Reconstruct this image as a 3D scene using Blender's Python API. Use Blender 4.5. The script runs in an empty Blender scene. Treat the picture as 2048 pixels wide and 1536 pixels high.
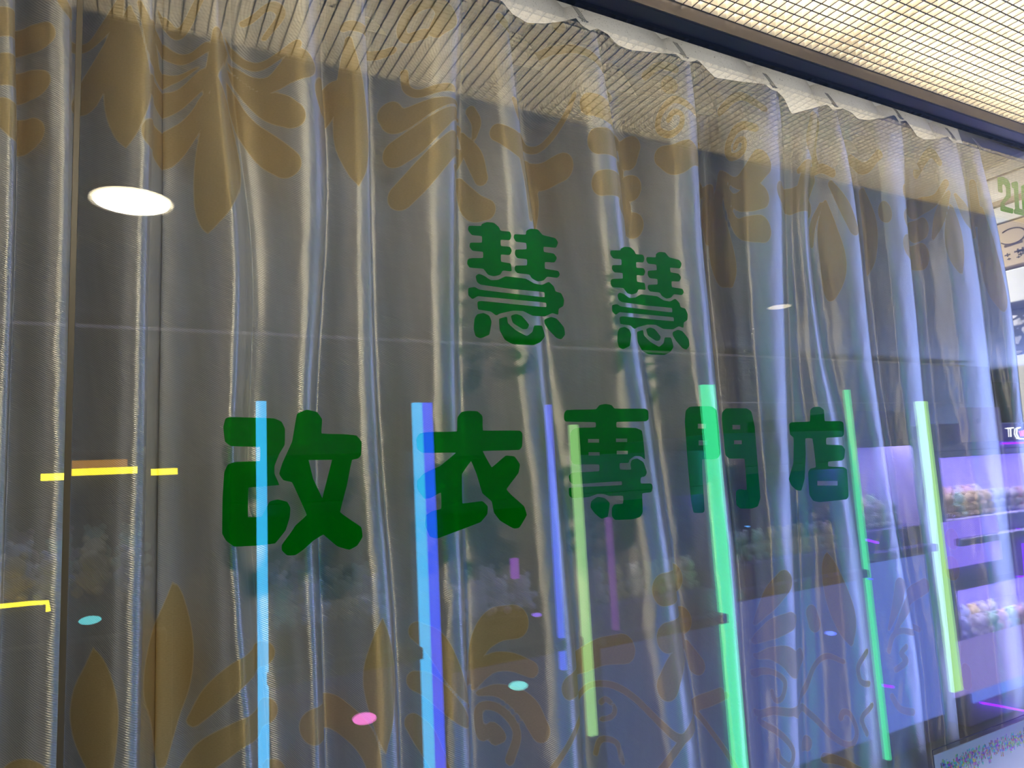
import bpy, bmesh, math, random
import numpy as np
from mathutils import Matrix, Vector, geometry

random.seed(7)
scene = bpy.context.scene
COL = scene.collection

# ------------------------------------------------------------------ camera
F = 1420.0                      # focal length in pixels of the 2048 px wide frame
_h = np.array([2616.0, 42.0, F]); EX = _h / np.linalg.norm(_h)
_u = np.array([-590.0, -11268.0, 1420.0]); _u -= EX * _u.dot(EX); EZ = _u / np.linalg.norm(_u)
EY = np.cross(EZ, EX)
RW = np.array([EX, EY, EZ])     # rows: world axes in (right, down, forward) camera axes
CAM = np.array([0.0, -0.90, 1.50])
cd = bpy.data.cameras.new('camera'); cam = bpy.data.objects.new('camera', cd); COL.objects.link(cam)
cd.sensor_width = 36.0; cd.lens = F / 2048 * 36.0; cd.clip_start = 0.02; cd.clip_end = 50
R3 = np.column_stack([RW[:, 0], -RW[:, 1], -RW[:, 2]])
M4 = Matrix([[*map(float, R3[i]), float(CAM[i])] for i in range(3)] + [[0, 0, 0, 1]])
cam.matrix_world = M4
scene.camera = cam

# ------------------------------------------------------------------ world and exposure
w = bpy.data.worlds.new('world'); scene.world = w; w.use_nodes = True
w.node_tree.nodes['Background'].inputs[0].default_value = (0.55, 0.58, 0.75, 1)
w.node_tree.nodes['Background'].inputs[1].default_value = 0.10
scene.view_settings.view_transform = 'Standard'
scene.view_settings.look = 'None'
scene.view_settings.exposure = 0.38
scene.view_settings.gamma = 1.0
scene.view_settings.use_curve_mapping = False
scene.cycles.use_denoising = True
scene.cycles.transparent_max_bounces = 16

S_LOUVRE = 21.0       # fluorescent tubes above the louvre
S_TUBE = 0.55         # scale of the LED tubes on the cabinets
S_SHOP = 3.0         # ceiling lamp inside the shop
S_CAB = 1.0          # cabinet interior lamps

def area(name, loc, rot, sx, sy, power, color):
    l = bpy.data.lights.new(name, 'AREA'); l.shape = 'RECTANGLE'; l.size = sx; l.size_y = sy
    l.energy = power; l.color = color
    o = bpy.data.objects.new(name, l); COL.objects.link(o); o.location = loc; o.rotation_euler = rot
    return o
# unseen blue fill added for the folds, as from the arcade's far end
area('arcade_fill_light', (8.5, -1.6, 1.5), (0, math.radians(90), 0), 2.2, 2.6, 360, (0.30, 0.42, 1.0))
# fluorescent lamp inside the shop, up behind the curtain
area('shop_lamp_light', (1.2, 0.75, 2.42), (0, 0, 0), 2.6, 0.25, 45, (1.0, 0.97, 0.92))

# ------------------------------------------------------------------ measuring helpers
def ray(px, py):
    d = RW @ np.array([px - 1024.0, py - 768.0, F]); return d / d[1]
def P(px, py, y=0.0):
    """point of the plane y = const that the photograph shows at this pixel"""
    return CAM + ray(px, py) * (y - CAM[1])
def G(px, py, dist):
    """point at `dist` in front of the glass whose mirror image is seen there"""
    p = P(px, py, dist); return np.array([p[0], -dist, p[2]])

# ------------------------------------------------------------------ object helpers
def tag(o, label=None, cat=None, group=None, kind=None):
    if label: o['label'] = label
    if cat: o['category'] = cat
    if group: o['group'] = group
    if kind: o['kind'] = kind
    return o
def empty(name, loc=(0, 0, 0)):
    o = bpy.data.objects.new(name, None); COL.objects.link(o); o.location = loc; o.empty_display_size = 0.05
    return o
def link(name, me, m=None, parent=None, smooth=False):
    o = bpy.data.objects.new(name, me); COL.objects.link(o)
    if m is not None: me.materials.append(m)
    if parent is not None:
        o.parent = parent
        o.matrix_parent_inverse = Matrix.Translation(-Vector(parent.location))
    if smooth:
        me.polygons.foreach_set('use_smooth', [True] * len(me.polygons))
    return o
def finish(name, bm, m=None, parent=None, smooth=False, bevel=0):
    if bevel:
        bmesh.ops.bevel(bm, geom=bm.edges[:], offset=bevel, segments=2, affect='EDGES', profile=0.5)
    me = bpy.data.meshes.new(name); bm.to_mesh(me); bm.free()
    return link(name, me, m, parent, smooth)
def add_box(bm, a, b):
    a = [min(a[i], b[i]) for i in range(3)] + [0]; b2 = b
    c = [(a[i] + max(b2[i], a[i])) / 2 for i in range(3)]
    s = [max(b2[i] - a[i], 1e-5) for i in range(3)]
    bmesh.ops.create_cube(bm, size=1, matrix=Matrix.Translation(c) @ Matrix.Diagonal((*s, 1)))
def box(name, a, b, m, parent=None, bevel=0):
    lo = [min(a[i], b[i]) for i in range(3)]; hi = [max(a[i], b[i]) for i in range(3)]
    bm = bmesh.new(); add_box(bm, lo, hi)
    return finish(name, bm, m, parent, bevel=bevel)
def tube_mesh(bm, pts, r, seg=8):
    pts = [Vector(p) for p in pts]; rings = []
    for i, p in enumerate(pts):
        t = (pts[min(i + 1, len(pts) - 1)] - pts[max(i - 1, 0)]).normalized()
        a = t.orthogonal().normalized() if i == 0 else (prev - t * prev.dot(t)).normalized()
        prev = a; b = t.cross(a); rr = r[i] if hasattr(r, '__len__') else r
        rings.append([bm.verts.new(p + (a * math.cos(2 * math.pi * k / seg) + b * math.sin(2 * math.pi * k / seg)) * rr) for k in range(seg)])
    for A, B in zip(rings, rings[1:]):
        for k in range(seg): bm.faces.new((A[k], A[(k + 1) % seg], B[(k + 1) % seg], B[k]))
    bm.faces.new(rings[0][::-1]); bm.faces.new(rings[-1])

# ------------------------------------------------------------------ materials
def mat(name, col, rough=0.6, metal=0.0, emit=None, es=0.0, noise=0.0, nscale=8.0, spec=0.5):
    m = bpy.data.materials.new(name); m.use_nodes = True; nt = m.node_tree; b = nt.nodes['Principled BSDF']
    b.inputs['Base Color'].default_value = (*col, 1); b.inputs['Roughness'].default_value = rough
    b.inputs['Metallic'].default_value = metal; b.inputs['Specular IOR Level'].default_value = spec
    if emit is not None:
        b.inputs['Emission Color'].default_value = (*emit, 1); b.inputs['Emission Strength'].default_value = es
    if noise:
        tc = nt.nodes.new('ShaderNodeTexCoord'); n = nt.nodes.new('ShaderNodeTexNoise'); n.inputs['Scale'].default_value = nscale
        n.inputs['Detail'].default_value = 6
        mx = nt.nodes.new('ShaderNodeMix'); mx.data_type = 'RGBA'
        mx.inputs[6].default_value = (*[c * (1 - noise) for c in col], 1); mx.inputs[7].default_value = (*[min(1, c * (1 + noise)) for c in col], 1)
        nt.links.new(tc.outputs['Object'], n.inputs['Vector']); nt.links.new(n.outputs['Fac'], mx.inputs[0]); nt.links.new(mx.outputs[2], b.inputs['Base Color'])
    return m
def emis(name, col, s):
    m = bpy.data.materials.new(name); m.use_nodes = True; nt = m.node_tree; nt.nodes.clear()
    o = nt.nodes.new('ShaderNodeOutputMaterial'); e = nt.nodes.new('ShaderNodeEmission')
    e.inputs[0].default_value = (*col, 1); e.inputs[1].default_value = s; nt.links.new(e.outputs[0], o.inputs[0]); return m

def glass_material():
    m = bpy.data.materials.new('window_glass'); m.use_nodes = True; nt = m.node_tree; nt.nodes.clear(); L = nt.links.new
    out = nt.nodes.new('ShaderNodeOutputMaterial'); mx = nt.nodes.new('ShaderNodeMixShader')
    tr = nt.nodes.new('ShaderNodeBsdfTransparent'); tr.inputs[0].default_value = (0.975, 0.985, 0.98, 1)
    gl = nt.nodes.new('ShaderNodeBsdfGlossy'); gl.inputs['Roughness'].default_value = 0.0
    lw = nt.nodes.new('ShaderNodeLayerWeight'); lw.inputs['Blend'].default_value = 0.5
    pw = nt.nodes.new('ShaderNodeMath'); pw.operation = 'POWER'; pw.inputs[1].default_value = 4
    ma = nt.nodes.new('ShaderNodeMath'); ma.operation = 'MULTIPLY_ADD'; ma.inputs[1].default_value = 0.92; ma.inputs[2].default_value = 0.085
    L(lw.outputs['Facing'], pw.inputs[0]); L(pw.outputs[0], ma.inputs[0]); L(ma.outputs[0], mx.inputs[0])
    L(tr.outputs[0], mx.inputs[1]); L(gl.outputs[0], mx.inputs[2]); L(mx.outputs[0], out.inputs[0]); return m

def vinyl_material():
    m = bpy.data.materials.new('green_vinyl'); m.use_nodes = True; nt = m.node_tree; nt.nodes.clear(); L = nt.links.new
    out = nt.nodes.new('ShaderNodeOutputMaterial'); mx = nt.nodes.new('ShaderNodeMixShader'); mx.inputs[0].default_value = 0.34
    tr = nt.nodes.new('ShaderNodeBsdfTransparent'); tr.inputs[0].default_value = (0.0, 0.62, 0.02, 1)
    ad = nt.nodes.new('ShaderNodeAddShader')
    d = nt.nodes.new('ShaderNodeBsdfDiffuse'); d.inputs[0].default_value = (0.0, 0.26, 0.01, 1)
    t = nt.nodes.new('ShaderNodeBsdfTranslucent'); t.inputs[0].default_value = (0.0, 0.36, 0.012, 1)
    L(d.outputs[0], ad.inputs[0]); L(t.outputs[0], ad.inputs[1]); L(tr.outputs[0], mx.inputs[1]); L(ad.outputs[0], mx.inputs[2]); L(mx.outputs[0], out.inputs[0])
    return m

def curtain_material():
    m = bpy.data.materials.new('damask_satin'); m.use_nodes = True; nt = m.node_tree; L = nt.links.new; N = nt.nodes.new
    b = nt.nodes['Principled BSDF']
    at = N('ShaderNodeAttribute'); at.attribute_name = 'motif'
    def rng(a, c, src):
        r = N('ShaderNodeMapRange'); r.inputs['From Min'].default_value = a; r.inputs['From Max'].default_value = c; L(src, r.inputs['Value']); return r.outputs[0]
    mask = rng(0.0005, -0.0005, at.outputs['Fac'])
    ab = N('ShaderNodeMath'); ab.operation = 'ABSOLUTE'; L(at.outputs['Fac'], ab.inputs[0])
    edge = rng(0.0011, 0.0004, ab.outputs[0])
    uv = N('ShaderNodeUVMap'); uv.uv_map = 'UVMap'
    # twill of the ground, crepe of the motifs
    mp = N('ShaderNodeMapping'); mp.inputs['Scale'].default_value = (1, 1, 1); mp.inputs['Rotation'].default_value = (0, 0, 0.5); L(uv.outputs[0], mp.inputs[0])
    wv = N('ShaderNodeTexWave'); wv.wave_type = 'BANDS'; wv.bands_direction = 'Y'; wv.inputs['Scale'].default_value = 130; wv.inputs['Distortion'].default_value = 1.0; wv.inputs['Detail'].default_value = 1; wv.inputs['Detail Scale'].default_value = 3; L(mp.outputs[0], wv.inputs['Vector'])
    mp2 = N('ShaderNodeMapping'); mp2.inputs['Scale'].default_value = (260, 900, 1); L(uv.outputs[0], mp2.inputs[0])
    ns = N('ShaderNodeTexNoise'); ns.inputs['Scale'].default_value = 1; ns.inputs['Detail'].default_value = 2; L(mp2.outputs[0], ns.inputs['Vector'])
    hm = N('ShaderNodeMix'); hm.data_type = 'FLOAT'; L(mask, hm.inputs[0]); L(wv.outputs['Fac'], hm.inputs[2]); L(ns.outputs['Fac'], hm.inputs[3])
    bp = N('ShaderNodeBump'); bp.inputs['Strength'].default_value = 0.35; bp.inputs['Distance'].default_value = 0.0006; L(hm.outputs[0], bp.inputs['Height']); L(bp.outputs[0], b.inputs['Normal'])
    # slubs: slight streaks of thickness along the threads
    mp3 = N('ShaderNodeMapping'); mp3.inputs['Scale'].default_value = (60, 9, 1); L(uv.outputs[0], mp3.inputs[0])
    sl = N('ShaderNodeTexNoise'); sl.inputs['Scale'].default_value = 1; sl.inputs['Detail'].default_value = 4; L(mp3.outputs[0], sl.inputs['Vector'])
    g = N('ShaderNodeMix'); g.data_type = 'RGBA'; g.inputs[6].default_value = (0.58, 0.57, 0.56, 1); g.inputs[7].default_value = (0.72, 0.71, 0.70, 1); L(sl.outputs['Fac'], g.inputs[0])
    q = N('ShaderNodeMix'); q.data_type = 'RGBA'; q.inputs[6].default_value = (0.60, 0.45, 0.21, 1); q.inputs[7].default_value = (0.80, 0.62, 0.32, 1); L(ns.outputs['Fac'], q.inputs[0])
    c = N('ShaderNodeMix'); c.data_type = 'RGBA'; L(mask, c.inputs[0]); L(g.outputs[2], c.inputs[6]); L(q.outputs[2], c.inputs[7])
    e = N('ShaderNodeMix'); e.data_type = 'RGBA'; e.inputs[7].default_value = (0.95, 0.82, 0.55, 1); em = N('ShaderNodeMath'); em.operation = 'MULTIPLY'; em.inputs[1].default_value = 0.55
    L(edge, em.inputs[0]); L(em.outputs[0], e.inputs[0]); L(c.outputs[2], e.inputs[6]); L(e.outputs[2], b.inputs['Base Color'])
    mt = N('ShaderNodeMapRange'); mt.inputs['To Min'].default_value = 0.66; mt.inputs['To Max'].default_value = 0.40; L(mask, mt.inputs['Value']); L(mt.outputs[0], b.inputs['Metallic'])
    ro = N('ShaderNodeMapRange'); ro.inputs['To Min'].default_value = 0.42; ro.inputs['To Max'].default_value = 0.62; L(mask, ro.inputs['Value']); L(ro.outputs[0], b.inputs['Roughness'])
    b.inputs['Anisotropic'].default_value = 0.92
    b.inputs['Anisotropic Rotation'].default_value = 0.25
    tg = N('ShaderNodeTangent'); tg.direction_type = 'UV_MAP'; tg.uv_map = 'UVMap'; L(tg.outputs[0], b.inputs['Tangent'])
    return m

def louvre_material():
    m = bpy.data.materials.new('cream_louvre_plastic'); m.use_nodes = True; nt = m.node_tree; nt.nodes.clear(); L = nt.links.new
    out = nt.nodes.new('ShaderNodeOutputMaterial'); mx = nt.nodes.new('ShaderNodeMixShader'); mx.inputs[0].default_value = 0.36
    d = nt.nodes.new('ShaderNodeBsdfDiffuse'); d.inputs[0].default_value = (0.62, 0.57, 0.47, 1)
    t = nt.nodes.new('ShaderNodeBsdfTranslucent'); t.inputs[0].default_value = (0.72, 0.66, 0.54, 1)
    L(d.outputs[0], mx.inputs[1]); L(t.outputs[0], mx.inputs[2]); L(mx.outputs[0], out.inputs[0]); return m

M_GLASS = glass_material(); M_VINYL = vinyl_material(); M_CURT = curtain_material(); M_LOUV = louvre_material()
M_DARK = mat('dark_frame_metal', (0.062, 0.056, 0.070), 0.45, 0.2)
M_BRONZE = mat('bronze_frame_face', (0.11, 0.09, 0.075), 0.5, 0.2, noise=0.15, nscale=30)
M_GASKET = mat('black_gasket', (0.012, 0.012, 0.012), 0.9, noise=0.5, nscale=200)
M_WHITE = mat('white_paint', (0.78, 0.78, 0.76), 0.6, noise=0.06)
M_CEIL = mat('corridor_ceiling_grey', (0.62, 0.60, 0.58), 0.8, noise=0.1)
M_FLOOR = mat('corridor_floor_tile', (0.10, 0.10, 0.11), 0.35, noise=0.2)
M_WALLC = mat('corridor_wall', (0.07, 0.065, 0.075), 0.8)
M_METAL = mat('hook_wire', (0.55, 0.55, 0.55), 0.3, 1.0)

# ------------------------------------------------------------------ the setting
def struct(o): o['kind'] = 'structure'; return o
ZF = 2.277           # lower edge of the window head
HL = 2.304           # height of the louvre
struct(box('window_1', (-1.6, 0.0, 0.45), (4.2, 0.006, ZF + 0.01), M_GLASS))
bm = bmesh.new(); add_box(bm, (-1.6, -0.040, ZF), (4.2, 0.008, HL + 0.15)); head = struct(finish('trim_1', bm, M_DARK))
struct(box('trim_2', (-1.6, -0.0435, ZF + 0.001), (4.2, -0.040, HL + 0.01), M_BRONZE))
bm = bmesh.new()
gx = np.linspace(-1.6, 4.2, 700)
prev = None
rg = np.random.RandomState(3)
for x in gx:
    j = 0.0008 + 0.0015 * rg.rand() ** 3
    q = [bm.verts.new((x, -0.009, ZF)), bm.verts.new((x, -0.008, ZF - 0.004 - j)), bm.verts.new((x, -0.0005, ZF - 0.005 - j)), bm.verts.new((x, -0.0005, ZF))]
    if prev:
        for k in range(3): bm.faces.new((prev[k], q[k], q[k + 1], prev[k + 1]))
    prev = q
struct(finish('trim_3', bm, M_GASKET))
struct(box('wall_front', (-1.6, -0.03, 0.0), (4.2, 0.04, 0.45), M_DARK))
struct(box('wall_head', (-1.6, -0.03, HL + 0.15), (4.2, 0.06, 2.75), M_WHITE))
struct(box('wall_back', (-1.8, 2.6, 0), (4.3, 2.7, 2.75), M_WHITE))
struct(box('wall_right', (2.95, 0.05, 0), (3.05, 2.6, 2.75), M_WHITE))
struct(box('wall_left', (-1.8, 0.05, 0), (-1.7, 2.6, 2.75), M_WHITE))
struct(box('ceiling', (-1.8, 0.10, 2.6), (4.3, 2.7, 2.75), M_WHITE))
struct(box('floor', (-4, -4.2, -0.05), (14, 2.7, 0.0), M_FLOOR))
struct(box('ceiling_corridor', (-4, -4.2, 2.36), (14, -0.376, 2.5), M_CEIL))
struct(box('wall_corridor', (-4, -4.3, 0), (14, -4.2, 2.5), M_WALLC))
# vertical silicone joint between two panes
pA = P(156, 0); pB = P(125, 1536)
xs = (pA[0] + pB[0]) / 2
M_SIL = mat('aged_silicone', (0.085, 0.068, 0.038), 0.4)
struct(box('trim_4', (xs - 0.0032, -0.0016, 0.45), (xs + 0.0032, -0.0001, ZF), M_SIL, bevel=0.0005))
struct(box('trim_5', (xs - 0.0026, 0.0061, 0.45), (xs + 0.0026, 0.008, ZF), M_GASKET))

# ------------------------------------------------------------------ ceiling louvre light over the window
def louvre():
    root = empty('ceiling_light', (1.2, -0.21, HL))
    tag(root, 'long cream egg-crate louvre ceiling light running along the head of the shop window', 'ceiling light')
    c = 0.0210; x0 = -1.5; x1 = 4.1; y0 = -0.044; ny = 16; y1 = y0 - ny * c
    nx = int((x1 - x0) / c); V = []; Fc = []; hw = 0.0005; top = 0.0052; H = 0.0125
    for j in range(ny):
        for i in range(nx):
            ax, bx_ = x0 + i * c, x0 + (i + 1) * c; by, ay = y0 - j * c, y0 - (j + 1) * c
            n = len(V)
            for (f, z) in ((hw, HL), (0.0018, HL + 0.003), (0.0038, HL + 0.007), (top, HL + H)):
                V += [(ax + f, ay + f, z), (bx_ - f, ay + f, z), (bx_ - f, by - f, z), (ax + f, by - f, z)]
            for l in range(3):
                for k in range(4):
                    k2 = (k + 1) % 4; Fc.append((n + 4 * l + k, n + 4 * l + k2, n + 4 * l + 4 + k2, n + 4 * l + 4 + k))
    me = bpy.data.meshes.new('louvre_panel'); me.from_pydata(V, [], Fc); me.update()
    link('louvre_panel', me, M_LOUV, root)
    V = []; Fc = []; hw = 0.0013   # lower lips between the cells
    for i in range(nx + 1):
        x = x0 + i * c; n = len(V); V += [(x - hw, y1, HL), (x + hw, y1, HL), (x + hw, y0, HL), (x - hw, y0, HL)]; Fc.append((n, n + 3, n + 2, n + 1))
    for j in range(ny + 1):
        y = y0 - j * c; n = len(V); V += [(x0, y - hw, HL - 0.00005), (x1, y - hw, HL - 0.00005), (x1, y + hw, HL - 0.00005), (x0, y + hw, HL - 0.00005)]; Fc.append((n, n + 3, n + 2, n + 1))
    me = bpy.data.meshes.new('louvre_grid'); me.from_pydata(V, [], Fc); me.update()
    link('louvre_grid', me, mat('louvre_lip_shaded', (0.20, 0.16, 0.12), 0.6), root)  # same cream plastic; its unlit shade is painted in as brown
    hb = mat('lamp_housing_white', (0.9, 0.88, 0.82), 0.5)
    bm = bmesh.new(); add_box(bm, (x0, y1 - 0.004, HL - 0.002), (x1, y1 - 0.0005, HL + 0.13)); add_box(bm, (x0, y1, HL + 0.13), (x1, y0, HL + 0.134))
    finish('housing', bm, hb, root)
    tm = emis('fluorescent_white', (1.0, 0.93, 0.80), S_LOUVRE)
    for yy in (-0.12, -0.27):
        for k in range(4):
            a = x0 + 0.05 + k * 1.38
            bm = bmesh.new(); tube_mesh(bm, [(a, yy, HL + 0.075), (a + 1.3, yy, HL + 0.075)], 0.014, 10)
            finish('fluorescent_tube', bm, tm, root, True)
louvre()

# ------------------------------------------------------------------ curtain
YC = 0.10
EDGES = [
 [(-190, 0), (-190, 1536)],
 [(-90, 0), (-90, 1536)],
 [(28, 0), (35, 300), (26, 600), (15, 900), (5, 1200), (-8, 1536)],
 [(143, 0), (143, 300), (137, 600), (133, 900), (127, 1200), (118, 1536)],
 [(312, 0), (308, 300), (300, 600), (297, 900), (290, 1200), (282, 1536)],
 [(445, 0), (450, 170), (496, 500), (494, 700), (480, 950), (500, 1200), (530, 1536)],
 [(640, 0), (640, 150), (655, 300), (650, 500), (635, 700), (628, 900), (640, 1200), (650, 1536)],
 [(728, 0), (737, 200), (742, 525), (748, 700), (765, 1000), (781, 1150), (790, 1300), (800, 1536)],
 [(925, 0), (914, 190), (912, 400), (912, 600), (915, 800), (925, 1100), (935, 1380), (940, 1536)],
 [(1010, 0), (1037, 230), (1050, 350), (1070, 450), (1080, 600), (1095, 800), (1125, 1000), (1143, 1223), (1153, 1314), (1165, 1536)],
 [(1180, 0), (1190, 60), (1224, 240), (1240, 350), (1256, 520), (1285, 720), (1310, 875), (1325, 1000), (1350, 1150), (1365, 1300), (1385, 1400), (1400, 1536)],
 [(1378, 130), (1392, 200), (1405, 500), (1420, 625), (1430, 750), (1445, 875), (1457, 1000), (1475, 1150), (1482, 1300), (1497, 1536)],
 [(1548, 178), (1556, 200), (1566, 400), (1570, 600), (1578, 850), (1590, 1150), (1600, 1536)],
 [(1640, 215), (1625, 300), (1612, 400), (1625, 560), (1650, 740), (1678, 830), (1705, 1000), (1722, 1110), (1745, 1250), (1775, 1536)],
 [(1668, 215), (1682, 250), (1707, 373), (1726, 538), (1736, 650), (1748, 750), (1774, 925), (1783, 1000), (1811, 1170), (1835, 1300), (1856, 1536)],
 [(1799, 235), (1809, 290), (1811, 400), (1821, 520), (1835, 650), (1845, 780), (1859, 900), (1880, 1100), (1925, 1536)],
 [(1908, 280), (1929, 352), (1945, 476), (1962, 580), (1979, 730), (1999, 880), (2030, 1150), (2075, 1536)],
 [(1957, 300), (1987, 414), (2011, 538), (2026, 636), (2048, 850), (2080, 1100), (2140, 1536)],
]
# per fold (between edge i-1 and i): amplitude factor, ridge position, undercut
FOLD = {1: (1, .7, .02), 2: (1, .7, .02), 3: (1, .62, .02), 4: (1.1, .72, .02), 5: (1.2, .72, -.10), 6: (1.0, .72, -.06), 7: (.9, .66, .02),
        8: (.8, .72, .02), 9: (1., .7, .015), 10: (1.0, .72, .015), 11: (1.1, .75, .03), 12: (1.0, .6, .02), 13: (1.0, .7, -.05),
        14: (.8, .7, .02), 15: (.9, .6, .02), 16: (1.0, .6, .02), 17: (1.0, .65, .02)}
TOPLINE = [(-300, -200), (640, -200), (900, -60), (975, -12), (1005, 3), (1025, 28), (1055, 46), (1090, 47), (1125, 43), (1152, 36), (1163, 50), (1180, 61), (1195, 57), (1215, 68), (1235, 90), (1262, 100), (1320, 106),
 (1352, 108), (1365, 120), (1383, 124), (1396, 120), (1412, 137), (1430, 155), (1480, 163), (1530, 168), (1543, 179), (1556, 184), (1568, 196), (1583, 228), (1620, 218), (1654, 209), (1665, 219), (1686, 217),
 (1703, 225), (1716, 238), (1737, 240), (1770, 235), (1789, 230), (1798, 243), (1812, 241), (1824, 257), (1834, 272), (1848, 279), (1872, 278), (1896, 273), (1905, 284), (1930, 288), (1962, 300), (2000, 312)]

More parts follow.
